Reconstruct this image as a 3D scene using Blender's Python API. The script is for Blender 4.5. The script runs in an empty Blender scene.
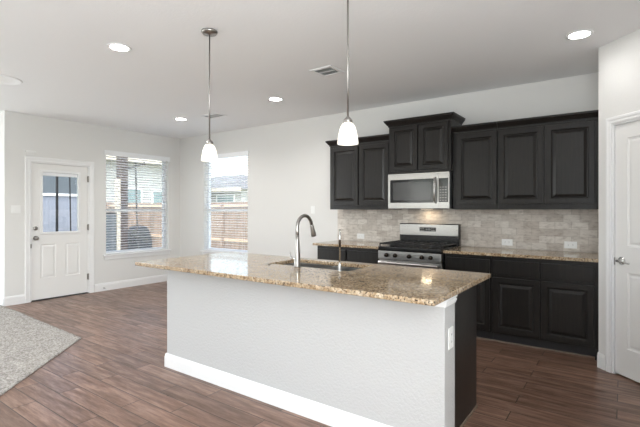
import bpy, bmesh, math, random
from mathutils import Vector, Matrix
random.seed(7)
C = bpy.context.scene.collection
PI = math.pi
# ---------------------------------------------------------------- camera
F_PX, TH = 423.56, 0.6221
cam_d = bpy.data.cameras.new('camera'); cam = bpy.data.objects.new('camera', cam_d); C.objects.link(cam)
cam.location = (7.0561, -5.1381, 1.352)
cam.rotation_euler = (PI/2, 0, TH)
cam_d.sensor_width = 36; cam_d.lens = F_PX/640*36
cam_d.shift_y = -(213.5-209.83)/640
cam_d.clip_start = .05; cam_d.clip_end = 300
bpy.context.scene.camera = cam
# ---------------------------------------------------------------- world, sun, exposure
w = bpy.data.worlds.new('sky'); bpy.context.scene.world = w; w.use_nodes = True
nt = w.node_tree; bg = nt.nodes['Background']
sky = nt.nodes.new('ShaderNodeTexSky'); sky.sky_type = 'NISHITA'; sky.sun_disc = False
sky.sun_elevation = math.radians(48); sky.sun_rotation = math.radians(140); sky.air_density = 1.0; sky.dust_density = 2.5
hs = nt.nodes.new('ShaderNodeHueSaturation'); hs.inputs['Saturation'].default_value = .68
nt.links.new(sky.outputs[0], hs.inputs['Color']); nt.links.new(hs.outputs[0], bg.inputs[0]); bg.inputs[1].default_value = 0.8
sd = bpy.data.lights.new('sun', 'SUN'); sun = bpy.data.objects.new('sun', sd); C.objects.link(sun)
sd.energy = 3.2; sd.angle = .02; sd.color = (1, .975, .94)
sun.rotation_euler = Vector((-.25, .17, -.95)).to_track_quat('-Z', 'Y').to_euler()
vs = bpy.context.scene.view_settings
vs.view_transform = 'Standard'; vs.look = 'None'; vs.gamma = 1; vs.use_curve_mapping = False; vs.exposure = 0.10
def area(name, loc, direction, sx, sy, power, col=(1, 1, 1)):
    d = bpy.data.lights.new(name, 'AREA'); d.shape = 'RECTANGLE'; d.size = sx; d.size_y = sy; d.energy = power; d.color = col
    o = bpy.data.objects.new(name, d); C.objects.link(o); o.location = loc
    o.rotation_euler = Vector(direction).to_track_quat('-Z', 'Y').to_euler(); return o
# lamps added to brighten the room, placed at the unseen windows built below
area('fill_lamp_3', (2.2, -8.80, 1.55), (0, 1, .9), 2.0, 1.7, 22, (.98, .985, 1))
area('fill_lamp_4', (-1.30, -5.95, 1.45), (1, .25, .15), 3.3, 2.0, 95, (.94, .965, 1))
area('fill_lamp_5', (7.58, -5.76, 1.45), (-1, .15, .9), 2.9, 2.0, 160, (.91, .955, 1))

# ---------------------------------------------------------------- materials
def lin(r, g, b):
    f = lambda c: (c/255/12.92) if c/255 <= .04045 else ((c/255+.055)/1.055)**2.4
    return (f(r), f(g), f(b), 1)
def mat(name, col=None, rough=.5, metal=0, spec=.5):
    m = bpy.data.materials.new(name); m.use_nodes = True
    b = m.node_tree.nodes['Principled BSDF']
    if col: b.inputs['Base Color'].default_value = col
    b.inputs['Roughness'].default_value = rough; b.inputs['Metallic'].default_value = metal
    b.inputs['Specular IOR Level'].default_value = spec
    return m
def N(m, t): return m.node_tree.nodes.new(t)
def L(m, a, b): m.node_tree.links.new(a, b)
def bsdf(m): return m.node_tree.nodes['Principled BSDF']
def objco(m, scale=(1, 1, 1), rot=(0, 0, 0)):
    tc = N(m, 'ShaderNodeTexCoord'); mp = N(m, 'ShaderNodeMapping')
    mp.inputs['Scale'].default_value = scale; mp.inputs['Rotation'].default_value = rot
    L(m, tc.outputs['Object'], mp.inputs[0]); return mp.outputs[0]
def noise(m, co, scale, detail=4, rough=.6):
    n = N(m, 'ShaderNodeTexNoise'); n.inputs['Scale'].default_value = scale
    n.inputs['Detail'].default_value = detail; n.inputs['Roughness'].default_value = rough
    L(m, co, n.inputs['Vector']); return n.outputs['Fac']
def ramp(m, fac, stops):
    r = N(m, 'ShaderNodeValToRGB'); e = r.color_ramp.elements
    e[0].position, e[0].color = stops[0]; e[1].position, e[1].color = stops[-1]
    for p, c in stops[1:-1]: k = e.new(p); k.color = c
    L(m, fac, r.inputs[0]); return r.outputs[0]
def mix(m, fac, a, b, mode='MIX'):
    x = N(m, 'ShaderNodeMix'); x.data_type = 'RGBA'; x.blend_type = mode
    for s, v in ((0, fac), (6, a), (7, b)):
        if hasattr(v, 'links'): L(m, v, x.inputs[s])
        else: x.inputs[s].default_value = v
    return x.outputs[2]
def bump(m, h, strength, dist):
    b = N(m, 'ShaderNodeBump'); b.inputs['Strength'].default_value = strength; b.inputs['Distance'].default_value = dist
    L(m, h, b.inputs['Height']); L(m, b.outputs[0], bsdf(m).inputs['Normal'])
def paint(name, col, sc=70, st=.25):
    m = mat(name, col, .75, 0, .3); bump(m, noise(m, objco(m), sc, 3, .6), st, .004); return m
M = {}
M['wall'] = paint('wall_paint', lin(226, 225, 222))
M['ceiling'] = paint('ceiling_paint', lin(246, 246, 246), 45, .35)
M['island_wall'] = paint('wall_paint_darkened', lin(194, 194, 193), 60, 1.0)  # same paint as the walls, darkened to offset strong light on the island front
M['white'] = mat('white_semigloss', lin(238, 238, 237), .35)
M['door_white'] = mat('door_white', lin(236, 235, 232), .4)
M['vinyl'] = mat('white_vinyl', lin(235, 237, 240), .4)
M['plastic'] = mat('white_plastic', lin(240, 240, 238), .35)
M['slat'] = mat('blind_slat', lin(244, 245, 246), .45)
M['slot'] = mat('dark_slot', lin(60, 60, 60), .6)
M['black'] = mat('black_enamel', lin(18, 18, 19), .22)
M['iron'] = mat('cast_iron', lin(24, 24, 25), .5)
M['blackglass'] = mat('black_glass', lin(20, 20, 22), .08)
M['chrome'] = mat('chrome', lin(200, 200, 198), .16, 1)
M['nickel'] = mat('nickel', lin(165, 162, 158), .28, 1)
M['bronze'] = mat('dark_bronze', lin(70, 62, 55), .35, 1)
m = M['steel'] = mat('stainless', lin(180, 178, 175), .3, 1)
n = noise(m, objco(m, (1.5, 1.5, 160)), 3, 3); L(m, ramp(m, n, [(.2, (.24,)*3+(1,)), (.8, (.36,)*3+(1,))]), bsdf(m).inputs['Roughness'])
m = M['mwglass'] = mat('microwave_window', lin(78, 78, 78), .12)
# dark stained cabinets
m = M['cab'] = mat('dark_stained_maple', None, .30, 0, .33)
n = noise(m, objco(m, (18, 18, 1.2)), 3, 5, .7)
L(m, ramp(m, n, [(.25, lin(22, 20, 19)), (.8, lin(42, 39, 36))]), bsdf(m).inputs['Base Color'])
M['cabin'] = mat('cabinet_shadow_box', lin(24, 22, 21), .6)
M['shoe'] = mat('shoe_stain', lin(128, 112, 98), .5)
M['kick'] = mat('toe_kick', lin(34, 32, 33), .5)
# granite
m = M['granite'] = mat('granite', None, .09, 0, .5)
co = objco(m)
n1 = noise(m, co, 13, 5, .65); n2 = noise(m, co, 58, 5, .7); n3 = noise(m, co, 85, 3, .7)
v = N(m, 'ShaderNodeTexVoronoi'); v.inputs['Scale'].default_value = 95; L(m, co, v.inputs['Vector'])
base = ramp(m, n1, [(.36, lin(142, 114, 82)), (.5, lin(182, 156, 122)), (.66, lin(212, 198, 176))])
sp = ramp(m, n2, [(.38, lin(78, 58, 44)), (.48, lin(172, 146, 114)), (.62, lin(214, 200, 178))])
g = mix(m, .6, base, sp)
dk = ramp(m, n3, [(.40, (1, 1, 1, 1)), (.44, (0, 0, 0, 1))])
g = mix(m, dk, g, lin(52, 42, 36))
cr = ramp(m, v.outputs['Color'], [(.1, (.8,)*3+(1,)), (.8, (1.1, 1.1, 1.1, 1))])
g = mix(m, .7, g, cr, 'MULTIPLY')
L(m, g, bsdf(m).inputs['Base Color'])
# travertine subway backsplash; the wall is the XZ plane
m = M['tile'] = mat('travertine_tile', None, .4, 0, .4)
co = objco(m, (1, 1, 1), (PI/2, 0, 0))
br = N(m, 'ShaderNodeTexBrick'); L(m, co, br.inputs['Vector'])
br.inputs['Scale'].default_value = 1; br.inputs['Brick Width'].default_value = .152; br.inputs['Row Height'].default_value = .0765
br.inputs['Mortar Size'].default_value = .0022; br.inputs['Mortar Smooth'].default_value = .3; br.inputs['Bias'].default_value = 0
br.inputs['Color1'].default_value = lin(228, 224, 218); br.inputs['Color2'].default_value = lin(196, 188, 180); br.inputs['Mortar'].default_value = lin(186, 180, 172)
n = noise(m, objco(m, (1, 1, 2.6)), 14, 5, .7)
L(m, mix(m, .75, br.outputs['Color'], ramp(m, n, [(.32, lin(190, 181, 172)), (.5, lin(236, 232, 227)), (.72, lin(255, 252, 248))]), 'MULTIPLY'), bsdf(m).inputs['Base Color'])
bump(m, br.outputs['Fac'], -.5, .002)
# wood look plank floor
m = M['floor'] = mat('wood_plank_tile', None, .33, 0, .5)
co = objco(m)
br = N(m, 'ShaderNodeTexBrick'); L(m, co, br.inputs['Vector'])
br.offset = .37; br.offset_frequency = 2
br.inputs['Scale'].default_value = 1; br.inputs['Brick Width'].default_value = .92; br.inputs['Row Height'].default_value = .149
br.inputs['Mortar Size'].default_value = .0032; br.inputs['Mortar Smooth'].default_value = .2
br.inputs['Color1'].default_value = (.12,)*3+(1,); br.inputs['Color2'].default_value = (.9,)*3+(1,); br.inputs['Mortar'].default_value = (.5,)*3+(1,)
sx = N(m, 'ShaderNodeVectorMath'); sx.operation = 'MULTIPLY_ADD'
L(m, br.outputs['Color'], sx.inputs[0]); sx.inputs[1].default_value = (7, 13, 3); L(m, objco(m, (1.1, 9, 1)), sx.inputs[2])
gr = noise(m, sx.outputs[0], 2.6, 6, .68); g2 = noise(m, sx.outputs[0], .9, 3, .6)
wood = ramp(m, gr, [(.28, lin(88, 64, 51)), (.5, lin(122, 94, 79)), (.72, lin(156, 127, 111))])
wood = mix(m, .45, wood, ramp(m, g2, [(.3, (.62, .6, .58, 1)), (.7, (1.3, 1.3, 1.3, 1))]), 'MULTIPLY')
tone = ramp(m, br.outputs['Color'], [(0, (.66, .64, .63, 1)), (1, (1.24, 1.22, 1.2, 1))])
wood = mix(m, .8, wood, tone, 'MULTIPLY')
wood = mix(m, br.outputs['Fac'], wood, lin(50, 38, 32))
L(m, wood, bsdf(m).inputs['Base Color'])
L(m, ramp(m, gr, [(.3, (.42,)*3+(1,)), (.7, (.27,)*3+(1,))]), bsdf(m).inputs['Roughness'])
hh = N(m, 'ShaderNodeMath'); hh.operation = 'MULTIPLY_ADD'; L(m, br.outputs['Fac'], hh.inputs[0]); hh.inputs[1].default_value = -1.0; L(m, gr, hh.inputs[2])
bump(m, hh.outputs[0], .35, .003)
# carpet
m = M['carpet'] = mat('carpet_pile', None, .95, 0, .1)
n = noise(m, objco(m), 55, 4, .8); n2 = noise(m, objco(m), 14, 3, .6)
L(m, mix(m, .5, ramp(m, n, [(.38, lin(84, 79, 74)), (.62, lin(216, 211, 205))]), ramp(m, n2, [(.3, lin(148, 143, 137)), (.7, lin(186, 182, 176))])), bsdf(m).inputs['Base Color'])
bump(m, n, .8, .01)
# glass
def glassy(name, tint, fac=.08):
    m = bpy.data.materials.new(name); m.use_nodes = True; m.node_tree.nodes.clear()
    o = N(m, 'ShaderNodeOutputMaterial'); t = N(m, 'ShaderNodeBsdfTransparent'); g = N(m, 'ShaderNodeBsdfGlossy'); x = N(m, 'ShaderNodeMixShader')
    t.inputs[0].default_value = tint; g.inputs['Roughness'].default_value = .02; x.inputs[0].default_value = fac
    L(m, t.outputs[0], x.inputs[1]); L(m, g.outputs[0], x.inputs[2]); L(m, x.outputs[0], o.inputs[0]); return m
M['glass'] = glassy('window_glass', (.93, .95, .95, 1), .05)
def emit(name, col, s, base=(.8, .8, .8, 1)):
    m = mat(name, base, .4); bsdf(m).inputs['Emission Color'].default_value = col; bsdf(m).inputs['Emission Strength'].default_value = s; return m
M['lens'] = emit('lit_lens', (1, .98, .95, 1), 30)
m = M['shade'] = emit('frosted_glass_shade', (1, .95, .86, 1), .85, lin(250, 248, 242))
bsdf(m).inputs['Emission Strength'].default_value = .38; bsdf(m).inputs['Transmission Weight'].default_value = .35; bsdf(m).inputs['Roughness'].default_value = .5
n = noise(m, objco(m, (60, 60, 2)), 1, 2); L(m, ramp(m, n, [(.35, (1, .93, .82, 1)), (.65, (1, .98, .94, 1))]), bsdf(m).inputs['Emission Color'])
M['bulb'] = emit('lit_bulb', (1, .93, .8, 1), 4.5)
M['display'] = emit('clock_digits', (.7, .8, .85, 1), .12, (.3, .3, .3, 1))
# outdoors
def boards(name, c1, c2, wd, axis):
    m = mat(name, None, .8, 0, .2)
    co = objco(m, rot=(PI/2, 0, 0) if axis == 'x' else (PI/2, 0, PI/2))
    n = noise(m, objco(m, (9, 9, .8)), 2, 4)
    L(m, ramp(m, n, [(.3, c1), (.7, c2)]), bsdf(m).inputs['Base Color']); return m
M['fence'] = boards('cedar_boards', lin(112, 96, 86), lin(162, 145, 132), .14, 'x')
M['fence_rail'] = mat('cedar_rail', lin(190, 168, 146), .8)
M['pale_panel'] = mat('pale_panel', lin(140, 145, 156), .6)
M['pale_dark'] = mat('grey_blue_tone', lin(92, 99, 104), .6)
m = M['brick'] = mat('brick', None, .85, 0, .2)
br = N(m, 'ShaderNodeTexBrick'); L(m, objco(m, rot=(PI/2, 0, PI/2)), br.inputs['Vector']); br.inputs['Scale'].default_value = 1
br.inputs['Brick Width'].default_value = .2; br.inputs['Row Height'].default_value = .075; br.inputs['Mortar Size'].default_value = .006
br.inputs['Color1'].default_value = lin(88, 76, 72); br.inputs['Color2'].default_value = lin(68, 60, 58); br.inputs['Mortar'].default_value = lin(116, 112, 108)
L(m, br.outputs['Color'], bsdf(m).inputs['Base Color'])
M['cream'] = mat('trim_and_sunlit_brick', lin(206, 196, 178), .7)
M['siding'] = mat('pale_siding', lin(170, 172, 168), .8)
M['roof'] = mat('grey_shingles', lin(104, 104, 106), .9)
M['winteal'] = mat('far_window_glass', lin(112, 134, 136), .2)
M['cover'] = mat('grill_cover_fabric', lin(46, 49, 53), .7)
M['darkpole'] = mat('dark_pole', lin(32, 32, 34), .5)
m = M['lawn'] = mat('lawn', None, .95, 0, .1)
L(m, ramp(m, noise(m, objco(m), 5, 4), [(.3, lin(140, 138, 112)), (.7, lin(182, 180, 150))]), bsdf(m).inputs['Base Color'])
M['concrete'] = mat('patio_concrete', lin(205, 202, 196), .85)

# ---------------------------------------------------------------- helpers
def link(name, bm, m, parent=None, loc=(0, 0, 0), rz=0, bev=0, smooth=False, seg=2):
    bmesh.ops.recalc_face_normals(bm, faces=bm.faces)
    me = bpy.data.meshes.new(name); bm.to_mesh(me); bm.free()
    o = bpy.data.objects.new(name, me); C.objects.link(o)
    if isinstance(m, str): m = M[m]
    me.materials.append(m); o.parent = parent; o.location = loc; o.rotation_euler = (0, 0, rz)
    if smooth:
        for p in me.polygons: p.use_smooth = True
    if bev:
        b = o.modifiers.new('edge', 'BEVEL'); b.width = bev; b.segments = seg; b.limit_method = 'ANGLE'; b.angle_limit = .6
        for p in me.polygons: p.use_smooth = True
        wn = o.modifiers.new('wn', 'WEIGHTED_NORMAL'); wn.keep_sharp = True
    return o
def BM(): return bmesh.new()
def box(bm, x0, y0, z0, x1, y1, z1):
    r = bmesh.ops.create_cube(bm, size=1)
    for v in r['verts']:
        v.co = Vector(((x0+x1)/2+v.co.x*(x1-x0), (y0+y1)/2+v.co.y*(y1-y0), (z0+z1)/2+v.co.z*(z1-z0)))
    return bm
def B(name, x0, y0, z0, x1, y1, z1, m, parent=None, bev=0, loc=(0, 0, 0), rz=0):
    return link(name, box(BM(), x0, y0, z0, x1, y1, z1), m, parent, loc, rz, bev)
def empty(name, label, cat, loc=(0, 0, 0), rz=0, group=None, kind=None):
    o = bpy.data.objects.new(name, None); C.objects.link(o); o.location = loc; o.rotation_euler = (0, 0, rz); o.empty_display_size = .05
    return tag(o, label, cat, group, kind)
def tag(o, label=None, cat=None, group=None, kind=None):
    if label: o['label'] = label
    if cat: o['category'] = cat
    if group: o['group'] = group
    if kind: o['kind'] = kind
    return o
def struct(o, label=None, cat=None): return tag(o, label, cat, None, 'structure')
def lathe(bm, prof, seg=32, loc=(0, 0, 0), axis='z', cap=True):
    rings = []
    for r, h in prof:
        ring = []
        for k in range(seg):
            a = 2*PI*k/seg; c, s = r*math.cos(a), r*math.sin(a)
            p = {'z': (c, s, h), 'y': (c, h, s), 'x': (h, c, s)}[axis]
            ring.append(bm.verts.new((p[0]+loc[0], p[1]+loc[1], p[2]+loc[2])))
        rings.append(ring)
    for a, b in zip(rings, rings[1:]):
        for k in range(seg): bm.faces.new((a[k], a[(k+1) % seg], b[(k+1) % seg], b[k]))
    if cap: bm.faces.new(rings[0]); bm.faces.new(rings[-1])
    return bm
def tube(bm, pts, rad, seg=12):
    pts = [Vector(p) for p in pts]
    if not hasattr(rad, '__len__'): rad = [rad]*len(pts)
    up = None; rings = []
    for i, p in enumerate(pts):
        t = (pts[min(i+1, len(pts)-1)]-pts[max(i-1, 0)]).normalized()
        if up is None: up = t.orthogonal().normalized()
        up = (up-t*up.dot(t)).normalized(); sd_ = t.cross(up)
        rings.append([bm.verts.new(p+(up*math.cos(2*PI*k/seg)+sd_*math.sin(2*PI*k/seg))*rad[i]) for k in range(seg)])
    for a, b in zip(rings, rings[1:]):
        for k in range(seg): bm.faces.new((a[k], a[(k+1) % seg], b[(k+1) % seg], b[k]))
    bm.faces.new(rings[0]); bm.faces.new(rings[-1]); return bm
def slab(bm, W, H, T, holes=(), panels=(), prof=(), x0=0, z0=0):
    """plate in XZ, front at y=0 facing -Y, back at y=T; holes cut through, panels get a ring profile (inset, depth)"""
    xs = sorted({x0, x0+W, *[round(v, 5) for h in (*holes, *panels) for v in (h[0], h[2])]})
    zs = sorted({z0, z0+H, *[round(v, 5) for h in (*holes, *panels) for v in (h[1], h[3])]})
    V = {}
    def vt(x, y, z):
        k = (round(x, 5), round(y, 5), round(z, 5))
        if k not in V: V[k] = bm.verts.new(k)
        return V[k]
    def inside(x, z, L_): return any(a < x < c and b < z < d for a, b, c, d in L_)
    nx, nz = len(xs)-1, len(zs)-1
    solid = lambda i, j: 0 <= i < nx and 0 <= j < nz and not inside((xs[i]+xs[i+1])/2, (zs[j]+zs[j+1])/2, holes)
    for i in range(nx):
        for j in range(nz):
            if not solid(i, j): continue
            a, c, b, d = xs[i], xs[i+1], zs[j], zs[j+1]
            if not inside((a+c)/2, (b+d)/2, panels):
                bm.faces.new((vt(a, 0, b), vt(c, 0, b), vt(c, 0, d), vt(a, 0, d)))
            bm.faces.new((vt(a, T, b), vt(a, T, d), vt(c, T, d), vt(c, T, b)))
            for di, dj, e in ((-1, 0, ((a, b), (a, d))), (1, 0, ((c, b), (c, d))), (0, -1, ((a, b), (c, b))), (0, 1, ((a, d), (c, d)))):
                if not solid(i+di, j+dj):
                    (p, q), (r, s) = e; bm.faces.new((vt(p, 0, q), vt(r, 0, s), vt(r, T, s), vt(p, T, q)))
    for a, b, c, d in panels:
        prev = None
        for ins, dep in ((0, 0), *prof):
            ring = [vt(a+ins, dep, b+ins), vt(c-ins, dep, b+ins), vt(c-ins, dep, d-ins), vt(a+ins, dep, d-ins)] if ins == 0 and dep == 0 else \
                   [bm.verts.new(p) for p in ((a+ins, dep, b+ins), (c-ins, dep, b+ins), (c-ins, dep, d-ins), (a+ins, dep, d-ins))]
            if prev:
                if not (xs and prev is None):
                    for k in range(4): bm.faces.new((prev[k], prev[(k+1) % 4], ring[(k+1) % 4], ring[k]))
            prev = ring
        bm.faces.new(prev)
    return bm
CABP = ((.004, .008), (.008, .013), (.014, .014), (.038, .001), (.042, .0))
HDP = ((.006, .007), (.022, .009), (.034, .003), (.05, .002))
def cab_door(name, x0, z0, x1, z1, y, parent, fr=.052, m='cab', flat=False, loc=(0, 0, 0)):
    W, H = x1-x0, z1-z0
    if flat: bm = slab(BM(), W, H, .02)
    else: bm = slab(BM(), W, H, .02, (), [(fr, fr, W-fr, H-fr)], CABP)
    return link(name, bm, m, parent, (x0, y, z0), 0, .003)
def crown(name, x0, x1, y0, y1, z0, m, parent, left=True, right=True, h=.085, out=.055):
    """moulding around the front (y0) and open ends of a cabinet top"""
    prof = [(0, 0), (.008, 0), (.008, .014), (.018, .022), (.03, .04), (.045, .056), (.045, .066), (out, .07), (out, h), (0, h)]
    bm = BM(); rings = []
    def path(o): 
        p = []
        if left: p.append((x0-o, y1))
        p.append((x0-(o if left else 0), y0-o)); p.append((x1+(o if right else 0), y0-o))
        if right: p.append((x1+o, y1))
        return p
    for o_, hz in prof: rings.append([bm.verts.new((x, y, z0+hz)) for x, y in path(o_)])
    n = len(rings[0])
    for a, b in zip(rings, rings[1:]+rings[:1]):
        for k in range(n-1): bm.faces.new((a[k], a[k+1], b[k+1], b[k]))
    bm.faces.new([r[0] for r in rings]); bm.faces.new([r[-1] for r in rings])
    link(name, bm, m, parent)
def baseboard(name, p, q, h=.13, t=.014, side=1):
    """from p to q on the floor; thickness goes to the right of p->q (side=1)"""
    d = Vector((q[0]-p[0], q[1]-p[1])); Ln = d.length; a = math.atan2(d.y, d.x)
    bm = BM(); pr = [(0, 0), (-t, 0), (-t, h-.03), (-t*.75, h-.018), (-t*.75, h-.008), (-t*.4, h), (0, h)]
    A = [bm.verts.new((0, y*side, z)) for y, z in pr]; Bv = [bm.verts.new((Ln, y*side, z)) for y, z in pr]
    for k in range(len(pr)): bm.faces.new((A[k], A[(k+1) % len(pr)], Bv[(k+1) % len(pr)], Bv[k]))
    bm.faces.new(A); bm.faces.new(Bv)
    o = link(name, bm, 'white', None, (p[0], p[1], 0), a); return struct(o)

H = 2.746
# ---------------------------------------------------------------- structure
ZW0, ZW1 = .600, 2.335
struct(B('floor', -1.5, -9.05, -.1, 7.9, .12, 0, 'floor'))
struct(B('ceiling', -1.6, -9.1, H, 7.9, .15, H+.12, 'ceiling'))
W2 = (.706, 1.854)                                   # window 2 on the back wall
struct(link('wall_back', slab(BM(), 6.88, H, .14, [(W2[0], ZW0, W2[1], ZW1)]), 'wall'))
W1 = (-1.457, -.263); DR = (-2.570, -1.728)          # window 1 and door on the left wall
wl = link('wall_left', slab(BM(), 2.89, H, .14, [(W1[0]+2.89, ZW0, W1[1]+2.89, ZW1), (DR[0]+2.89, 0, DR[1]+2.89, 2.062)]), 'wall', None, (0, -2.89, 0), PI/2)
# rotation +90 puts the front face (local -Y) towards +X and the back towards -X
struct(wl)
struct(B('wall_living_return', -1.5, -2.89, 0, -.14, -2.75, H, 'wall'))
struct(link('wall_living', slab(BM(), 6.3, H, .12, [(1.4, .35, 4.8, 2.45)]), 'wall', None, (-1.5, -9.05, 0), PI/2))
struct(link('wall_front', slab(BM(), 9.3, H, .12, [(4.55, .6, 6.65, 2.45)]), 'wall', None, (7.8, -9.0, 0), PI))
PX, PY, PL = 6.880, -.779, 1.25
S = math.sqrt(.5)
RX = PX+PL*S; RY = PY-PL*S
struct(link('wall_right', slab(BM(), -RY*0+(9.0+RY), H, .12, [(2.6, .35, 5.6, 2.45)]), 'wall', None, (RX, RY, 0), -PI/2))
# pantry: diagonal wall with the door opening, and the stub beside the cabinets
pd0, pd1 = .140, .770
struct(link('wall_pantry', slab(BM(), PL, H, .11, [(pd0, 0, pd1, 2.062)]), 'wall', None, (PX, PY, 0), -PI/4))
struct(B('wall_pantry_side', PX, PY, 0, PX+.1, 0, H, 'wall'))
struct(B('wall_pantry_rear', PX+.1, 0, 0, 7.9, .1, H, 'wall'))
struct(B('wall_pantry_outer', RX, RY, 0, 7.9, 0, H, 'wall'))
# room windows; those behind / beside the camera are unseen, put in for light
def room_window(n, loc, rz, W, z0, z1, cols=1, rail=True, depth=.05, sill=None, m='vinyl'):
    e = empty('window_%d' % n, None, None, loc, rz, kind='structure')
    Hh = z1-z0; bm = BM(); fr = .045
    holes = []
    for c in range(cols):
        a = c*W/cols+fr*(.6 if c else 1); b_ = (c+1)*W/cols-fr*(.6 if c < cols-1 else 1)
        if rail: holes += [(a, fr, b_, Hh*.43-.02), (a, Hh*.43+.025, b_, Hh-fr)]
        else: holes.append((a, fr, b_, Hh-fr))
    link('window_frame', slab(bm, W, Hh, depth, holes), m, e, (0, 0, z0))
    B('pane', fr*.5, depth*.45, z0+fr*.5, W-fr*.5, depth*.45+.006, z1-fr*.5, 'glass', e)
    if sill:
        B('window_sill', -.05, -sill-.04, z0-.026, W+.045, -.001, z0-.0005, 'white', e, .004)
        B('sill_apron', -.03, -sill-.016, z0-.085, W+.03, -sill-.0005, z0-.0265, 'white', e, .003)
    return e
# window frames sit .085 behind the wall face
room_window(1, (-.085, W1[0], 0), PI/2, W1[1]-W1[0], ZW0, ZW1, sill=.085)
room_window(2, (W2[0], .085, 0), 0, W2[1]-W2[0], ZW0, ZW1, sill=.085)
room_window(3, (3.25, -9.04, 0), PI, 2.1, .6, 2.45, 2)
room_window(4, (-1.54, -7.65, 0), PI/2, 3.4, .35, 2.45, 2)
room_window(5, (RX+.04, RY-2.6, 0), -PI/2, 3.0, .35, 2.45, 2)

# baseboards
baseboard('baseboard_left', (0, -1.650), (0, -.015), side=1)
baseboard('baseboard_left', (0, -2.89), (0, -2.642), side=1)
baseboard('baseboard_back', (0.0, 0), (3.758, 0), side=1)
baseboard('baseboard_living', (-1.49, -2.89), (-.0, -2.89), side=1)
baseboard('baseboard_pantry', (PX, PY), (PX+.078*S, PY-.078*S), side=1)
baseboard('baseboard_pantry', (PX+.86*S, PY-.86*S), (RX, RY), side=1)
baseboard('baseboard_right', (RX, RY), (RX, -9), side=1)

# ---------------------------------------------------------------- doors
def casing(parent, x0, x1, z1, wdt=.072, t=.016):
    prof = [(0, 0), (0, -.010), (.012, -.013), (.022, -t*.7), (wdt-.02, -t), (wdt-.006, -t), (wdt, -.008), (wdt, 0)]
    bm = BM(); rings = []
    for o_, y in prof:
        rings.append([bm.verts.new(p) for p in ((x0-o_, y, 0), (x0-o_, y, z1+o_), (x1+o_, y, z1+o_), (x1+o_, y, 0))])
    for a, b in zip(rings, rings[1:]):
        for k in range(3): bm.faces.new((a[k], a[k+1], b[k+1], b[k]))
    link('door_casing', bm, 'white', parent)
def jamb(parent, x0, x1, z1, depth=.11, t=.016):
    bm = BM(); box(bm, x0, 0, 0, x0+t, depth, z1); box(bm, x1-t, 0, 0, x1, depth, z1); box(bm, x0+t, 0, z1-t, x1-t, depth, z1)
    link('door_jamb', bm, 'white', parent)
# front door (front faces +X); local x runs along +Y
fd = empty('door_1', 'white front door with half glass and two raised panels, slim blind inside glass', 'door', (0, DR[0], 0), PI/2, kind='structure')
W = DR[1]-DR[0]; dw = W-.036; dh = 2.025
casing(fd, 0, W, 2.062); jamb(fd, 0, W, 2.062, .14)
lx0, lz0, lx1, lz1 = .115, .965, dw-.115, 1.935
pz0, pz1 = .305, .815
leaf = link('door_leaf', slab(BM(), dw, dh, .044, [(lx0+.03, lz0+.03, lx1-.03, lz1-.03)], [(.12, pz0, .335, pz1), (dw-.335, pz0, dw-.12, pz1)], HDP), 'door_white', fd, (.018, .02, .018))
bm = BM(); slab(bm, lx1-lx0, lz1-lz0, .012, [(.035, .035, lx1-lx0-.035, lz1-lz0-.035)])
link('glass_frame', bm, 'white', leaf, (lx0, -.012, lz0), 0, .004)
B('glass_pane', lx0+.03, .018, lz0+.03, lx1-.03, .024, lz1-.03, 'glass', leaf)
B('raised_blind', lx0+.04, .008, lz1-.085, lx1-.04, .016, lz1-.037, 'slat', leaf)
B('blind_slider', lx1-.052, -.02, 1.72, lx1-.040, -.012, 1.80, 'plastic', leaf)
for z, nm in ((1.06, 'deadbolt'), (.915, 'door_knob')):
    bm = BM()
    if nm == 'deadbolt': lathe(bm, [(.031, 0), (.031, -.008), (.024, -.018), (.012, -.022)], 24, (.055, 0, z), 'y')
    else: lathe(bm, [(.033, 0), (.033, -.006), (.014, -.012), (.012, -.03), (.024, -.038), (.030, -.05), (.026, -.062), (.01, -.068)], 24, (.055, 0, z), 'y')
    link(nm, bm, 'nickel', leaf, smooth=True)
for z in (.22, 1.02, 1.80):
    bm = BM(); lathe(bm, [(.008, z), (.008, z+.10)], 10, (W-.012, .004, 0)); box(bm, W-.03, .0145, z+.005, W-.012, .0185, z+.095)
    link('hinge', bm, 'nickel', fd)
B('threshold', .0, .0, 0, W, .14, .012, 'slot', fd)
B('door_strike', -.004, -.0125, .79, .012, -.0, .85, 'nickel', fd)
# pantry door
pdr = empty('door_2', 'white two panel pantry door with chrome lever on the diagonal wall', 'door', (PX, PY, 0), -PI/4, kind='structure')
casing(pdr, pd0, pd1, 2.062, .055); jamb(pdr, pd0, pd1, 2.062)
pw = pd1-pd0-.036
plf = link('door_leaf', slab(BM(), pw, 2.03, .035, (), [(.108, .225, pw-.108, .835), (.108, 1.045, pw-.108, 1.915)], HDP), 'door_white', pdr, (pd0+.018, .012, .014))
bm = BM(); lathe(bm, [(.032, 0), (.032, -.006), (.012, -.012), (.011, -.045)], 24, (.062, 0, .925), 'y')
hnd = link('lever_rose', bm, 'chrome', plf, smooth=True)
bm = BM(); tube(bm, [(.055, -.046, .925), (.075, -.05, .926), (.11, -.05, .924), (.15, -.047, .916), (.172, -.045, .914)], [.009, .011, .008, .006, .005])
link('door_lever', bm, 'chrome', plf, smooth=True)
B('strike_plate', pd0+.0165, -.001, .9, pd0+.0175, .012, .96, 'nickel', pdr)

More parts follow.
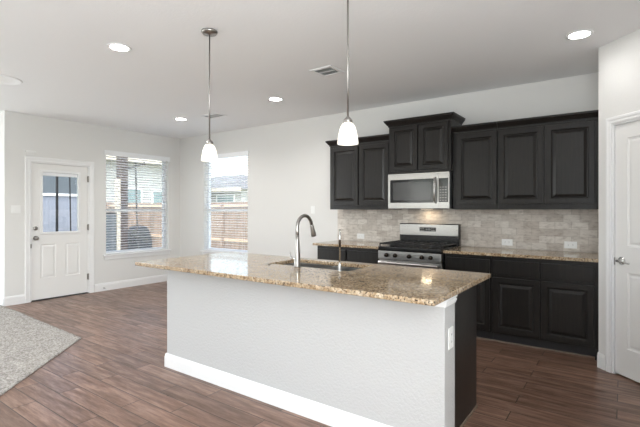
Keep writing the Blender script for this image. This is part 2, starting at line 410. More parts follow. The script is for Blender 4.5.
# ---------------------------------------------------------------- window blinds
def blind(loc, rz, W, label):
    e = empty('window_blind', label, 'blind', loc, rz, 'horizontal blinds in the two windows')
    z0, z1 = ZW0+.006, ZW1-.003
    B('headrail', .006, -.005, z1-.05, W-.006, .055, z1, 'slat', e)
    B('valance', -.03, -.03, z1-.062, W+.03, -.012, z1+.022, 'slat', e, .003)
    bm = BM(); n = int((z1-.07-z0-.03)/.0445)
    for k in range(n):
        z = z1-.085-k*.0445
        a = math.radians(-12); hw = .025
        vs_ = [bm.verts.new((x, .028+y*math.cos(a), z+y*math.sin(a)+dz)) for dz in (0, .0028) for x in (.01, W-.01) for y in (-hw, hw)]
        for f in ((0, 1, 3, 2), (4, 6, 7, 5), (0, 2, 6, 4), (1, 5, 7, 3), (0, 4, 5, 1), (2, 3, 7, 6)): bm.faces.new([vs_[i] for i in f])
    link('slats', bm, 'slat', e)
    for x in (.14, W/2, W-.14):
        bm = BM()
        for y in (.001, .054): tube(bm, [(x, y, z0+.01), (x, y, z1-.05)], .0012, 5)
        link('ladder_cord', bm, 'slat', e)
    B('bottom_rail', .01, .005, z0, W-.01, .05, z0+.018, 'slat', e, .003)
    bm = BM(); tube(bm, [(.10, -.006, z1-.07), (.10, -.008, z1-.66)], .004, 8); link('tilt_wand', bm, 'plastic', e)
blind((-.010, W1[0], 0), PI/2, W1[1]-W1[0], 'open white horizontal blind in the window beside the half glass front door')
blind((W2[0], .010, 0), 0, W2[1]-W2[0], 'open white horizontal blind in the window behind the faucet, showing the fence and grey roof')

# ---------------------------------------------------------------- carpet
def carpet():
    bm = BM(); st = .022
    x0, x1, y0, y1 = -1.45, 4.9, -8.9, -2.90
    # dense near what is visible: 1.0..3.6 x -5..-2.9 is generated fine, the rest coarse strips
    fx0, fy0 = -.2, -4.7
    nx, ny = int((3.9-fx0)/st), int((y1-fy0)/st)
    rnd = random.Random(3)
    def zz(): return .007+rnd.random()*.012
    V = [[bm.verts.new((fx0+i*st+(rnd.random()-.5)*.01, (fy0+j*st+(rnd.random()-.5)*.01) if 0 < j < ny else fy0+j*st, zz())) for j in range(ny+1)] for i in range(nx+1)]
    for i in range(nx):
        for j in range(ny): bm.faces.new((V[i][j], V[i+1][j], V[i+1][j+1], V[i][j+1]))
    def quad(a, b, c, d): bm.faces.new([bm.verts.new((x, y, .013)) for x, y in ((a, b), (c, b), (c, d), (a, d))])
    quad(x0, y0, 7.7, fy0+.004); quad(x0, fy0, fx0+.005, y1)
    # outline: back edge runs from the wall corner to (2.36,-2.95), then the front edge goes off at 45 degrees
    def cut(p, n):
        g = bm.verts[:]+bm.edges[:]+bm.faces[:]
        bmesh.ops.bisect_plane(bm, geom=g, plane_co=p, plane_no=n, clear_outer=True)
    cut((0, -2.905, 0), Vector((.035, 1, 0)).normalized())
    cut((2.41, -2.965, 0), Vector((.727, .687, 0)).normalized())
    edges = [e for e in bm.edges if e.is_boundary]
    r = bmesh.ops.extrude_edge_only(bm, edges=edges)
    for v in r['geom']:
        if isinstance(v, bmesh.types.BMVert): v.co.z = .0008
    return bm
o = link('carpet', carpet(), 'carpet', smooth=True)
tag(o, 'light grey plush carpet with a diagonal edge on the wood look floor', 'carpet')

# ---------------------------------------------------------------- cabinets
GUP, GBASE = 'dark wall cabinets', 'dark base cabinets'
def wall_cab(label, x0, x1, z0, z1, depth, ndoors, dz0, dz1, cl, cr, ch=.085, cro=.055, dx=None):
    e = empty('wall_cabinet', label, 'cabinet', (x0, 0, z0), group=GUP)
    w_ = x1-x0; d = -depth
    B('cabinet_body', 0, d, 0, w_, -.013, z1-z0, 'cab', e, .002)
    dx = dx or [(w_*k/ndoors+(.028 if k == 0 else .010), w_*(k+1)/ndoors-(.028 if k == ndoors-1 else .010)) for k in range(ndoors)]
    for a, b in dx: cab_door('cabinet_door', a, dz0-z0, b, dz1-z0, d-.0205, e)
    crown('crown_molding', 0, w_, d-.001, -.013, z1-z0-.03, 'cab', e, cl, cr, ch, cro)
    return e
wall_cab('dark two door wall cabinet at the left end of the kitchen wall', 3.775, 4.700, 1.357, 2.250, .325, 2, 1.415, 2.190, True, False, .075, .045)
wall_cab('raised dark two door wall cabinet above the microwave', 4.702, 5.470, 1.793, 2.395, .395, 2, 1.825, 2.360, True, True, .078, .050)
wall_cab('dark single door wall cabinet just to the right of the microwave', 5.472, 5.955, 1.357, 2.250, .325, 1, 1.415, 2.200, False, False, .075, .045, dx=[(.045, .475)])
wall_cab('wide dark two door wall cabinet next to the pantry wall', 5.957, 6.878, 1.357, 2.250, .325, 2, 1.415, 2.200, False, False, .075, .045, dx=[(.010, .437), (.457, .878)])

def base_cab(label, x0, x1, cols, doors=True, top=.884, ydir=-1):
    e = empty('base_cabinet', label, 'cabinet', (x0, 0, 0), group=GBASE)
    w_ = x1-x0
    B('cabinet_body', 0, -.60, .10, w_, -.001, top-.001, 'cab', e, .002)
    B('toe_kick', 0, -.535, 0, w_, -.515, .0995, 'kick', e)
    B('shoe_molding', 0, -.545, 0, w_ if x1 < 6.5 else w_-.035, -.5355, .012, 'shoe', e)
    for a, b in cols:
        cab_door('drawer_front', a, .695, b, .842, -.6205, e, flat=True)
        if doors: cab_door('cabinet_door', a, .118, b, .668, -.6205, e)
    return e
base_cab('dark base cabinet with two drawers left of the gas range', 3.760, 4.700, [(.02, .452), (.474, .908)])
base_cab('narrow dark base cabinet directly right of the gas range', 5.474, 5.958, [(.018, .470)])
eb = base_cab('wide dark two door base cabinet next to the pantry wall', 5.960, 6.878, [(.012, .440), (.456, .880)])
B('end_filler', .886, -.598, 0, .917, -.536, .0995, 'kick', eb)

def slab_top(name, x0, y0, x1, y1, z0, z1, hole=None, loc=None, label=None):
    bm = slab(BM(), x1-x0, y1-y0, z1-z0, [hole] if hole else [])
    # slab lies in XZ with thickness along Y: swing it flat
    for v in bm.verts: v.co = Vector((v.co.x+x0, v.co.z+y0, z1-v.co.y))
    return tag(link(name, bm, 'granite', None, (0, 0, 0), 0, .004), label, 'countertop', 'granite countertops')
slab_top('countertop', 3.715, -.648, 4.703, -.013, .8845, .9145, label='short granite countertop on the cabinet left of the range')
slab_top('countertop', 5.472, -.648, 6.8785, -.013, .8845, .9145, label='long granite countertop between the range and the pantry wall')
# backsplash
bs = B('tile_backsplash', 3.693, -.012, .90, 6.8785, -.001, 1.365, 'tile')
tag(bs, 'beige and grey travertine subway tile backsplash under the wall cabinets', 'backsplash')

# ---------------------------------------------------------------- island
IX0, IX1, IY0, IY1 = 3.715, 6.312, -3.151, -2.080
isl = empty('kitchen_island', 'white kitchen island with textured half wall and dark end panel', 'kitchen island', (5.05, -2.55, 0))
ox, oy = -5.05, 2.55
def ip(name, x0, y0, z0, x1, y1, z1, m, bev=0, parent=isl): return B(name, x0+ox, y0+oy, z0, x1+ox, y1+oy, z1, m, parent, bev)
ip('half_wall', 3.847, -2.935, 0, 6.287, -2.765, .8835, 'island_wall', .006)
def isl_base():
    t, h = .014, .115
    pr = [(0, 0), (t, 0), (t, h-.03), (t*.75, h-.018), (t*.75, h-.008), (t*.4, h), (0, h)]
    bm = BM(); rings = []
    for o_, z in pr:
        pts = [(3.847-o_, -2.765), (3.847-o_, -2.935-o_), (6.287+o_, -2.935-o_), (6.287+o_, -2.765)]
        rings.append([bm.verts.new((x+ox, y+oy, z)) for x, y in pts])
    for a, b in zip(rings, rings[1:]+rings[:1]):
        for k in range(3): bm.faces.new((a[k], a[k+1], b[k+1], b[k]))
    return bm
link('island_baseboard', isl_base(), 'white', isl)
bm = BM()
for t, z0, z1 in ((.006, .835, .846), (.011, .846, .860), (.007, .860, .868), (.014, .868, .8835)):
    box(bm, 6.20+ox, -2.935-t*.3+oy, z0, 6.287+t+ox, -2.765+oy, z1)
link('cap_molding', bm, 'white', isl, bev=.002)
ip('end_panel', 6.213, -2.764, 0, 6.231, -2.134, .8835, 'cab', .002)
ip('end_panel', 3.90, -2.764, 0, 3.918, -2.134, .8835, 'cab', .002)
bm = BM(); box(bm, 6.2315+ox, -2.764+oy, 0, 6.240+ox, -2.134+oy, .011); link('shoe_molding', bm, 'shoe', isl)
bm = BM(); box(bm, 3.919+ox, -2.764+oy, .10, 4.60+ox, -2.156+oy, .8835); box(bm, 5.53+ox, -2.764+oy, .10, 6.2125+ox, -2.156+oy, .8835)
box(bm, 4.60+ox, -2.764+oy, .10, 5.53+ox, -2.156+oy, .66); link('cabinet_body', bm, 'cab', isl)
ip('toe_kick', 3.919, -2.24, 0, 6.2125, -2.22, .0995, 'kick')
def back_door(nm, a, b, z0, z1, flat=False):
    W_, H_ = b-a, z1-z0
    bm = slab(BM(), W_, H_, .02, (), [] if flat else [(.052, .052, W_-.052, H_-.052)], CABP)
    link(nm, bm, 'cab', isl, (b+ox, -2.1355+oy, z0), PI, .003)
for a, b in ((3.94, 4.26), (4.28, 4.60), (4.62, 5.06), (5.08, 5.51), (5.55, 5.86), (5.88, 6.20)):
    back_door('cabinet_door', a, b, .118, .668); back_door('drawer_front', a, b, .695, .842, True)
SX0, SX1, SY0, SY1 = 4.69, 5.460, -2.562, -2.190
slab_top('countertop', IX0, IY0, IX1, IY1, .884, .914, (SX0-IX0, SY0-IY0, SX1-IX0, SY1-IY0), label='large granite countertop on the white island, with the sink cut into it')
# sink, undermount double bowl
sk = empty('kitchen_sink', 'stainless double bowl sink set under the island countertop', 'sink', ((SX0+SX1)/2, (SY0+SY1)/2, .70))
bm = BM(); sw, sdp = (SX1-SX0)/2+.006, (SY1-SY0)/2+.006
def bowl(bm, x0, x1, y0, y1, zt, zb):
    rings = []
    for ins, z in ((0, zt), (.002, zb+.04), (.012, zb+.012), (.035, zb), (.12, zb-.004)):
        r_ = [(x0+ins, y0+ins), (x1-ins, y0+ins), (x1-ins, y1-ins), (x0+ins, y1-ins)]
        rings.append([bm.verts.new((x, y, z)) for x, y in r_])
    for a, b in zip(rings, rings[1:]):
        for k in range(4): bm.faces.new((a[k], a[(k+1) % 4], b[(k+1) % 4], b[k]))
    bm.faces.new(rings[-1])
bowl(bm, -sw, -.012, -sdp, sdp, .1825, 0); bowl(bm, .012, sw, -sdp, sdp, .1825, 0)
b0 = link('sink_bowl', bm, 'steel', sk); so = b0.modifiers.new('s', 'SOLIDIFY'); so.thickness = .0015; so.offset = -1
B('bowl_divider', -.0115, -sdp+.002, .02, .0115, sdp-.002, .165, 'steel', sk, .004)
for x in (-.195, .195):
    bm = BM(); lathe(bm, [(.04, 0), (.042, .003), (.03, .002), (.028, -.001)], 20, (x, 0, -.002)); link('sink_drain', bm, 'chrome', sk)
# main faucet, pull-down spray, spout towards the kitchen side
fa = empty('kitchen_faucet', 'tall brushed gooseneck faucet with pull down spray head beside the sink', 'faucet', (5.025, -2.605, .9142), 0)
bm = BM(); lathe(bm, [(.029, 0), (.029, .006), (.024, .012), (.0235, .05), (.0225, .10), (.0195, .14), (.016, .20), (.0138, .25)], 24); link('faucet_body', bm, 'nickel', fa, smooth=True)
R_ = .092
pts = [(0, 0, .20), (0, 0, .28)]+[(0, R_-R_*math.cos(a), .300+R_*math.sin(a)) for a in [PI*k/14 for k in range(0, 14)]]
bm = BM(); tube(bm, pts, .0135, 14); link('faucet_spout', bm, 'nickel', fa, smooth=True)
pe = Vector(pts[-1]); dr = (Vector(pts[-1])-Vector(pts[-2])).normalized()
bm = BM(); tube(bm, [pe-dr*.002, pe+dr*.01, pe+dr*.045, pe+dr*.085, pe+dr*.10], [.0125, .015, .017, .022, .020], 18); link('spray_head', bm, 'nickel', fa, smooth=True)
bm = BM(); tube(bm, [(-.02, 0, .062), (-.055, 0, .066), (-.062, 0, .068)], [.014, .013, .010], 14); tube(bm, [(-.055, 0, .068), (-.068, 0, .08), (-.066, 0, .112)], [.006, .005, .004], 10)
link('faucet_handle', bm, 'chrome', fa, smooth=True)
# slim filtered water tap
wt = empty('water_tap', 'slim straight chrome tap on the island, right of the tall gooseneck faucet', 'tap', (5.410, -2.600, .9142), math.radians(33))
bm = BM(); lathe(bm, [(.018, 0), (.018, .005), (.012, .01), (.011, .045), (.0065, .055), (.006, .06)], 20); link('tap_body', bm, 'chrome', wt, smooth=True)
r2 = .048
pts = [(0, 0, .055), (0, 0, .235)]+[(0, r2-r2*math.cos(a), .245+r2*math.sin(a)) for a in [PI*k/10 for k in range(0, 10)]]
bm = BM(); tube(bm, pts, .0055, 10); link('tap_spout', bm, 'chrome', wt, smooth=True)
bm = BM(); lathe(bm, [(.008, .0), (.0085, .045), (.006, .05)], 14, (0, 0, .175)); link('dark_sleeve', bm, 'bronze', wt, smooth=True)  # short darker sleeve round the spout
bm = BM(); lathe(bm, [(.022, 0), (.022, .004), (.016, .007), (.008, .008)], 20, (4.735, -2.622, .9142))
tag(link('disposal_button', bm, 'nickel', smooth=True), 'small round metal button in the island countertop left of the faucet', 'button')

# ---------------------------------------------------------------- range
RX0, RX1 = 4.706, 5.468
rg = empty('gas_range', 'stainless and black gas range between the base cabinets', 'range', ((RX0+RX1)/2, -.34, 0))
hw = (RX1-RX0)/2; q = .34
B('range_body', -hw+.001, -.62+q, .02, hw-.001, -.016+q, .875, 'black', rg, .003)
B('cooktop', -hw, -.69+q, .876, hw, -.10+q, .925, 'black', rg, .006)
bg_ = B('backguard', -hw+.002, -.10+q, .915, hw-.002, -.014+q, 1.18, 'black', rg, .006)
B('backguard_fascia', -hw+.006, -.108+q, 1.035, hw-.006, -.1005+q, 1.172, 'steel', bg_, .003)
dsp = B('clock_display', -.105, -.112+q, 1.085, .105, -.1085+q, 1.135, 'blackglass', bg_, .001)
# clock digits and key marks
bm = BM()
seg7 = {'1': 'bc', '2': 'abged', '0': 'abcdef'}
def digit(bm, ch, x, z, s):
    P = {'a': (0, s*2, s, s*2), 'g': (0, s, s, s), 'd': (0, 0, s, 0), 'f': (0, s, 0, s*2), 'b': (s, s, s, s*2), 'e': (0, 0, 0, s), 'c': (s, 0, s, s)}
    for k in seg7[ch]:
        a, b, c, d = P[k]; t = .0012; box(bm, x+a-t, -.1128+q, z+b-t, x+c+t, -.1122+q, z+d+t)
for i, ch in enumerate('1200'): digit(bm, ch, -.028+i*.016+(.004 if i > 1 else 0), 1.104, .0085)
link('clock_digits', bm, 'display', dsp)
bm = BM()
for i in range(4):
    for s in (-1, 1):
        for z in (1.095, 1.118): box(bm, s*(.052+i*.013)-.003, -.1126+q, z, s*(.052+i*.013)+.003, -.1122+q, z+.005)
link('key_lettering', bm, 'nickel', dsp)
cp = B('control_panel', -hw+.003, -.695+q, .778, hw-.003, -.621+q, .8755, 'steel', rg, .006)
for x in (-.265, -.155, .015, .165, .265):
    bm = BM(); lathe(bm, [(.024, 0), (.024, -.010), (.020, -.014), (.019, -.034), (.015, -.038)], 22, (x, -.6955+q, .829), 'y')
    kb = link('burner_knob', bm, 'bronze', cp, smooth=True)
    B('knob_grip', x-.004, -.744+q, .812, x+.004, -.7336+q, .846, 'black', kb, .002)
od = B('oven_door', -hw+.004, -.675+q, .215, hw-.004, -.621+q, .773, 'steel', rg, .006)
B('oven_window', -.26, -.678+q, .36, .26, -.6755+q, .64, 'blackglass', od, .001)
bm = BM(); tube(bm, [(-.355, -.727+q, .742), (.355, -.727+q, .742)], .018, 14)
for s in (-1, 1): box(bm, s*.33-.010, -.727+q, .732, s*.33+.010, -.675+q, .752)
link('oven_handle', bm, 'steel', od)
B('storage_drawer', -hw+.004, -.672+q, .06, hw-.004, -.621+q, .208, 'steel', rg, .005)
for x in (-hw+.05, hw-.05):
    for y in (-.58, -.06):
        bm = BM(); lathe(bm, [(.015, 0), (.015, .0195)], 10, (x, y+q, 0)); link('foot', bm, 'black', rg)
# burners and grates
for x, y, r in ((-.25, -.53, .045), (.25, -.53, .05), (-.25, -.24, .04), (.25, -.24, .035), (0, -.385, .055)):
    bm = BM(); lathe(bm, [(r+.015, .9255), (r+.012, .931), (r, .934), (r, .943), (r-.006, .946)], 24, (x, y+q, 0)); link('burner', bm, 'iron', rg, smooth=True)
for gx0, gx1 in ((-.375, -.128), (-.124, .124), (.128, .375)):
    bm = BM(); y0, y1, zt = -.665+q, -.125+q, .962; tk = .011
    for x in (gx0, gx1-tk): box(bm, x, y0, zt-.014, x+tk, y1, zt)
    for y in (y0, y1-tk, (y0+y1)/2-tk/2): box(bm, gx0, y, zt-.014, gx1, y+tk, zt)
    cx_ = (gx0+gx1)/2
    for k in range(2):
        yc = y0+(y1-y0)*(.25+.5*k)
        box(bm, cx_-tk/2, yc-.12, zt-.014, cx_+tk/2, yc+.12, zt); box(bm, gx0, yc-tk/2, zt-.014, gx1, yc+tk/2, zt)
    for x in (gx0, gx1-tk):
        for y in (y0, y1-tk): box(bm, x, y, .9252, x+tk, y+tk, zt-.014)
    link('grate', bm, 'iron', rg)

# ---------------------------------------------------------------- microwave
mw = empty('microwave', 'stainless over the range microwave under the raised cabinet', 'microwave', ((4.704+5.468)/2, -.2, 1.362))
mhw = .381; q = .2; f0 = -.43+q
B('microwave_body', -mhw, -.395+q, 0, mhw, -.014+q, .4295, 'black', mw, .003)
md = link('microwave_door', slab(BM(), .633, .42, .034, [(.028, .072, .575, .345)]), 'steel', mw, (-mhw+.001, f0, .004), 0, .004)
B('door_window', .024, .010, .068, .579, .030, .349, 'mwglass', md)
bm = slab(BM(), .551, .277, .004, [(.034, .030, .517, .247)]); link('window_border', bm, 'blackglass', md, (.026, .005, .070))
bm = BM(); tube(bm, [(.600, .004, .065), (.600, -.030, .085), (.600, -.038, .21), (.600, -.030, .335), (.600, .004, .355)], [.010, .012, .013, .012, .010], 12)
link('door_handle', bm, 'steel', md, smooth=True)
cpn = B('control_panel', mhw-.128, f0+.002, .004, mhw-.001, f0+.034, .424, 'steel', mw, .003)
kp = B('touch_panel', mhw-.122, f0-.001, .078, mhw-.014, f0+.0018, .350, 'blackglass', cpn)
bm = BM()
for i in range(3):
    for j in range(6): box(bm, mhw-.112+i*.032, f0-.0016, .095+j*.030, mhw-.112+i*.032+.014, f0-.0011, .095+j*.030+.006)
link('key_lettering', bm, 'nickel', kp)
bm = BM()
for k in range(30): box(bm, -.33+k*.021, f0-.0006, .402, -.36+k*.021+.013, f0-.0001, .408)
link('vent_grille', bm, 'nickel', mw)
B('cooktop_light', -.06, -.17+q, -.003, .06, -.09+q, -.0005, emit('cooktop_lamp', (1, .82, .6, 1), 2), mw)
d = bpy.data.lights.new('cooktop_lamp', 'AREA'); d.shape = 'RECTANGLE'; d.size = .12; d.size_y = .06; d.energy = .55; d.color = (1, .78, .52)
lo = bpy.data.objects.new('cooktop_lamp', d); C.objects.link(lo); lo.parent = mw; lo.location = (0, -.13+q, -.006)

# ---------------------------------------------------------------- outlets and switches
def outlet(loc, rz, label, kind='outlet', horizontal=False, gang=1):
    g = {'outlet': 'white electrical outlets', 'light_switch': 'white light switches'}[kind]
    e = empty('wall_outlet' if kind == 'outlet' else 'light_switch', label, 'outlet' if kind == 'outlet' else 'switch', loc, rz, g)
    w_, h_ = (.115, .072) if horizontal else (.072+.046*(gang-1), .115)
    B('cover_plate', -w_/2, -.006, -h_/2, w_/2, -.0005, h_/2, 'plastic', e, .0015)
    if kind == 'outlet':
        for s in (-1, 1):
            c = (s*.02, 0) if horizontal else (0, s*.02)
            so = B('socket', c[0]-.015, -.008, c[1]-.015, c[0]+.015, -.0062, c[1]+.015, 'plastic', e, .001)
            bm = BM()
            for t in (-.006, .006):
                if horizontal: box(bm, c[0]-.004, -.0086, c[1]+t-.001, c[0]+.005, -.0081, c[1]+t+.001)
                else: box(bm, c[0]+t-.001, -.0086, c[1]-.004, c[0]+t+.001, -.0081, c[1]+.005)
            link('slots', bm, 'slot', so)
    else:
        for k in range(gang):
            x = (k-(gang-1)/2)*.046; B('rocker', x-.016, -.010, -.033, x+.016, -.0062, .033, 'plastic', e, .002)
outlet((4.08, -.0122, .985), 0, 'white outlet on the tile backsplash left of the range', horizontal=True)
outlet((5.985, -.0122, .985), 0, 'white outlet on the backsplash above the middle of the long countertop', horizontal=True)
outlet((6.605, -.0122, .985), 0, 'white outlet on the backsplash close to the pantry wall', horizontal=True)
outlet((6.2875, -2.85, .655), PI/2, 'white outlet on the end of the island half wall')
outlet((3.24, 0, 1.352), 0, 'white switch on the bare wall between window and dark cabinets', 'light_switch')
outlet((0, -2.755, 1.36), PI/2, 'white double switch beside the front door', 'light_switch', gang=2)
se = empty('door_sensor', 'small white alarm sensor on the wall above the front door', 'sensor', (0, -2.56, 2.20), PI/2)
B('sensor_case', -.075, -.02, -.012, .055, -.0005, .018, 'plastic', se, .004)
ds = empty('door_stop', 'small spring door stop on the baseboard near the front door', 'door stop', (.0145, -1.50, .05))
bm = BM(); lathe(bm, [(.009, 0), (.006, .006), (.005, .055)], 12, axis='x'); link('spring', bm, 'nickel', ds, smooth=True)
bm = BM(); lathe(bm, [(.008, .055), (.008, .068)], 12, axis='x'); link('tip', bm, 'plastic', ds, smooth=True)

# ---------------------------------------------------------------- ceiling things
def downlight(x, y, label, power=10):
    e = empty('recessed_light', label, 'ceiling light', (x, y, H), 0, 'lit recessed ceiling lights')
    bm = BM(); prof = [(.098, 0), (.098, -.006), (.090, -.009), (.074, -.006), (.072, -.001)]
    lathe(bm, prof, 36, (0, 0, 0), cap=False); link('trim_ring', bm, 'white', e, smooth=True)
    bm = BM(); lathe(bm, [(.0735, -.001), (.0735, -.004)], 32); link('light_lens', bm, 'lens', e)
    d = bpy.data.lights.new('downlight_lamp', 'AREA'); d.shape = 'DISK'; d.size = .14; d.energy = power; d.spread = math.radians(150); d.color = (1, .985, .965)
    lo = bpy.data.objects.new('downlight_lamp', d); C.objects.link(lo); lo.parent = e; lo.location = (0, 0, -.012)
downlight(3.54, -3.19, 'lit recessed ceiling light nearest the left pendant, over the open floor')
downlight(3.497, -1.135, 'lit recessed ceiling light between the two pendants, beside the square vent')
downlight(1.535, -1.10, 'small lit recessed ceiling light near the corner of the two windows')
downlight(6.77, -1.20, 'lit recessed ceiling light by the pantry corner', 1.2)
bm = BM(); lathe(bm, [(.20, -.0003), (.20, -.004), (.192, -.010), (.180, -.011), (.176, -.006), (.10, -.006)], 48, (1.66, -3.46, H))
tag(link('ceiling_speaker', bm, 'ceiling', smooth=True), 'round unlit flat white disc on the ceiling above the carpet', 'speaker')
downlight(1.0, -4.6, 'added unseen recessed light over the carpet nearest the front door')  # this and those below are unseen, put in to brighten carpet and left wall
downlight(2.6, -5.2, 'added unseen recessed light over the middle of the carpet')
downlight(.2, -6.4, 'added unseen recessed light over the far living corner')
def vent(x, y, w_, d_, label):
    e = empty('ceiling_vent', label, 'vent', (x, y, H), 0, 'white ceiling vents')
    bm = slab(BM(), w_, d_, .008, [(.035, .035, w_-.035, d_/2-.006), (.035, d_/2+.006, w_-.035, d_-.035)])
    for v in bm.verts: v.co = Vector((v.co.x-w_/2, v.co.z-d_/2, -.010+v.co.y))
    link('vent_frame', bm, 'white', e)
    B('duct_shadow', -w_/2+.03, -d_/2+.03, -.0018, w_/2-.03, d_/2-.03, -.0004, 'slot', e)
    bm = BM(); n = int((d_-.07)/.014)
    for k in range(n):
        y_ = -d_/2+.042+k*.014
        if abs(y_) < .008: continue
        v = [bm.verts.new(p) for p in ((-w_/2+.035, y_, -.010), (w_/2-.035, y_, -.010), (w_/2-.035, y_+.007, -.004), (-w_/2+.035, y_+.007, -.004))]; bm.faces.new(v)
        v = [bm.verts.new(p) for p in ((-w_/2+.035, y_+.001, -.010), (w_/2-.035, y_+.001, -.010), (w_/2-.035, y_+.008, -.004), (-w_/2+.035, y_+.008, -.004))]; bm.faces.new(v)
    link('louvers', bm, 'white', e)
vent(4.64, -1.645, .26, .25, 'square white ceiling vent between the two pendants')
vent(2.14, -.97, .36, .20, 'long narrow white ceiling vent near the window corner, behind the left pendant')
def pendant(x, y, zb, label):
    e = empty('pendant_light', label, 'pendant lamp', (x, y, H), 0, 'pendant lamps over the island')
    bm = BM(); lathe(bm, [(.062, -.0003), (.062, -.012), (.054, -.022), (.018, -.026), (.009, -.030)], 32); link('canopy', bm, 'nickel', e, smooth=True)
    zt = zb-H+.136
    bm = BM(); tube(bm, [(0, 0, -.025), (0, 0, zt+.025)], .0055, 10); link('rod', bm, 'nickel', e, smooth=True)
    bm = BM(); lathe(bm, [(.008, zt+.032), (.012, zt+.026), (.026, zt+.012), (.029, zt-.002), (.026, zt-.006)], 24); link('socket_cap', bm, 'nickel', e, smooth=True)
    bm = BM(); b = zb-H
    out = [(.022, b+.130), (.034, b+.122), (.045, b+.104), (.053, b+.08), (.059, b+.05), (.063, b+.018), (.064, b)]
    lathe(bm, out+[(r-.003, z) for r, z in reversed(out)], 36, cap=False)
    link('lamp_shade', bm, 'shade', e, smooth=True)
    bm = BM(); lathe(bm, [(.012, b+.115), (.014, b+.10), (.024, b+.078), (.026, b+.06), (.02, b+.042), (.008, b+.034)], 20); link('light_bulb', bm, 'bulb', e, smooth=True)
pendant(4.43, -2.955, 1.733, 'white glass pendant lamp on a rod over the window end of the island')
pendant(5.698, -2.955, 1.750, 'white glass pendant lamp on a rod in front of the dark wall cabinets')

# ---------------------------------------------------------------- outdoors
struct(B('ground', -45, -30, -.35, 25, 45, -.2, 'lawn'))
struct(B('patio_slab', -3.4, -3.0, -.1999, -.15, 3.2, -.12, 'concrete'))
def fence(x0, y0, x1, y1, label, top=1.62):
    d = Vector((x1-x0, y1-y0)); n = int(d.length/.15); a = math.atan2(d.y, d.x)
    e = empty('wooden_fence', label, 'fence', (x0, y0, -.2), a, 'cedar fences round the yard')
    bm = BM(); rnd = random.Random(5)
    for k in range(n): box(bm, k*.15, .02, 0, k*.15+.142, .04, top+.2+rnd.uniform(-.012, .012))
    link('boards', bm, 'fence', e)
    for z in (.46, 1.66):
        B('rail', 0, -.02, z, n*.15, .0195, z+.09, 'fence_rail', e)
    for k in range(0, n, 16): B('post', k*.15-.045, -.11, 0, k*.15+.045, -.0205, 1.78, 'fence', e)
fence(-14, 5, 3, 5, 'cedar board fence with pale rails outside the window behind the faucet')
fence(-8.5, -9, -8.5, 4.9, 'cedar board fence outside the window beside the front door')
def house(x, y, rz, W, D, hw_, hr, label, wins):
    e = empty('neighbor_house', label, 'house', (x, y, -.2), rz)
    B('house_wall', 0, 0, 0, W, D, hw_, 'siding', e)
    bm = BM(); o_ = .5
    vs_ = [bm.verts.new(p) for p in ((-o_, -o_, hw_), (W+o_, -o_, hw_), (W+o_, D+o_, hw_), (-o_, D+o_, hw_), (D/2, D/2, hw_+hr), (W-D/2, D/2, hw_+hr))]
    for f in ((0, 1, 5, 4), (2, 3, 4, 5), (1, 2, 5), (3, 0, 4), (0, 3, 2, 1)): bm.faces.new([vs_[i] for i in f])
    link('roof', bm, 'roof', e)
    B('fascia', -o_, -o_-.03, hw_-.16, W+o_, -o_, hw_+.04, 'cream', e)
    for a, b, c, d in wins:
        fr = link('house_window', slab(BM(), c-a, d-b, .06, [(.08, .08, c-a-.08, d-b-.08)]), 'white', e, (a, -.06, b))
        B('window_pane', .08, .03, .08, c-a-.08, .05, d-b-.08, 'winteal', fr)
house(-25.4, 14.5, 0, 12, 9, 2.95, 1.45, 'pale neighbouring house with grey hip roof beyond the cedar fence', [(3.5, 1.0, 5.5, 2.6), (7.0, 1.0, 8.6, 2.6), (9.6, 1.2, 11.4, 2.6)])
house(-16.2, 24.5, 0, 9, 7, 2.75, .5, 'low pale house with white window right of the grey hip roof', [(.5, 1.0, 2.6, 2.4), (4, 1.0, 6, 2.4)])
house(-15, 3, PI/2, 9.5, 8, 4.3, 1.2, 'pale neighbouring house seen through the window beside the front door', [(4.2, 1.5, 5.4, 2.75), (6.0, 1.1, 7.0, 2.7), (8, 1.1, 9.6, 2.7)])
bc = empty('brick_column', 'brown brick patio column outside the window beside the front door', 'column', (-3.1, .565, -.12))
B('column_shaft', -.1, -.095, 0, .1, .095, 2.95, 'brick', bc)
B('sunlit_face', .0, -.19, 0, .1, -.0955, 2.25, 'cream', bc)  # pale strip painting in the sunlit side of the column
tag(B('patio_beam', -3.2, -.2, 2.8305, -3.0, 3.2, 3.05, 'cream'), 'cream patio beam resting on the brick column outside', 'beam')
ub = empty('grey_blue_box', 'grey blue box standing left of the brick column outside', 'cabinet', (-3.15, .22, -.12))  # plain grey blue box with a dark lid
B('box_case', -.15, -.16, 0, .15, .14, 1.38, 'pale_dark', ub, .01)
B('box_lid', -.16, -.17, 1.3805, .16, .145, 1.40, 'darkpole', ub)
pp = empty('patio_pole', 'slim dark leaning pole with a short arm and ball tip on the patio', 'pole', (-3.0, .93, -.12))
bm = BM(); tube(bm, [(0, .01, .04), (0, -.07, 2.68)], .02, 10); link('pole_shaft', bm, 'darkpole', pp)
bm = BM(); tube(bm, [(0, -.27, 2.50), (0, -.07, 2.57), (0, .15, 2.66)], .025, 8); link('arm', bm, 'darkpole', pp)
bm = BM(); bmesh.ops.create_uvsphere(bm, u_segments=14, v_segments=10, radius=.045)
link('ball_tip', bm, 'darkpole', pp, (0, .17, 2.67), smooth=True)
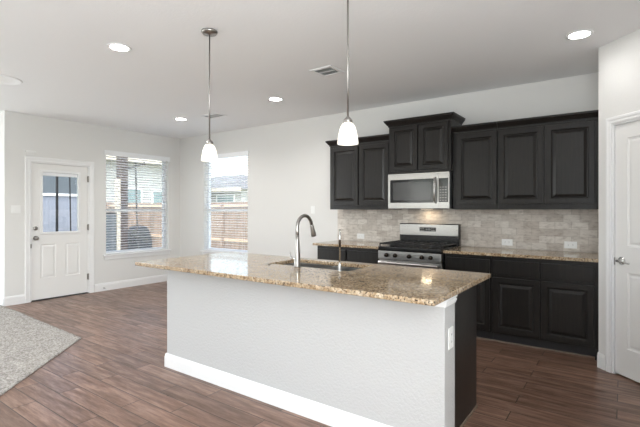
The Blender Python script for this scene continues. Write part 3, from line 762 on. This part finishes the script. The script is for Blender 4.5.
B('pole_base', -.15, -.12, 0, .15, .16, .05, 'darkpole', pp)
# covered grill
gc = empty('covered_grill', 'dark fabric covered grill on the patio outside the window', 'grill', (-3.72, 1.38, -.1999))
bm = BM(); rings = []
for z, a, b in ((0, .34, .28), (.3, .33, .27), (.75, .31, .25), (.88, .28, .23), (.98, .25, .2), (1.08, .2, .15), (1.12, .12, .08)):
    rings.append([bm.verts.new((math.copysign(abs(math.cos(t))**.5, math.cos(t))*b*(1+.04*math.sin(7*t)), math.copysign(abs(math.sin(t))**.5, math.sin(t))*a*(1+.03*math.cos(9*t)), z)) for t in [2*PI*k/36+.01 for k in range(36)]])
for a, b in zip(rings, rings[1:]):
    for k in range(36): bm.faces.new((a[k], a[(k+1) % 36], b[(k+1) % 36], b[k]))
bm.faces.new(rings[-1]); bm.faces.new(rings[0]); link('grill_cover', bm, 'cover', gc, smooth=True)
# pale panel and posts seen through the door glass
pp = empty('privacy_screen', 'pale ribbed privacy screen seen through the glass of the front door', 'screen', (-4.5, -1.3, -.2))
bm = BM()
for k in range(22): box(bm, -.02, k*.085, .0, .02, k*.085+.060, 1.90)
box(bm, 0, 0, 0, .015, 1.87, 1.90); link('ribbed_panel', bm, 'pale_panel', pp)
B('top_rail', -.03, 0, 1.901, .05, 1.87, 1.96, 'white', pp)
B('shaded_wall_sheet', -.01, 0, 1.961, .01, 1.87, 2.75, 'pale_dark', pp)  # grey sheet standing in for the shaded house wall beyond
for px_, py_, r_ in ((-2.6, -1.134, .026), (-2.6, -.845, .014)):
    p_ = empty('patio_post', 'thicker dark metal post in front of the pale screen' if r_ > .02 else 'thinner dark metal post in front of the pale screen', 'post', (px_, py_, -.12), 0, 'dark posts outside the front door')
    bm = BM(); tube(bm, [(0, 0, .008), (0, (0 if r_ > .02 else -.04), 2.3)], r_, 10); link('post_shaft', bm, 'darkpole', p_)
    bm = BM(); lathe(bm, [(.09, 0), (.09, .008), (r_+.004, .014)], 16); link('post_base', bm, 'darkpole', p_)
bpy.context.view_layer.update()
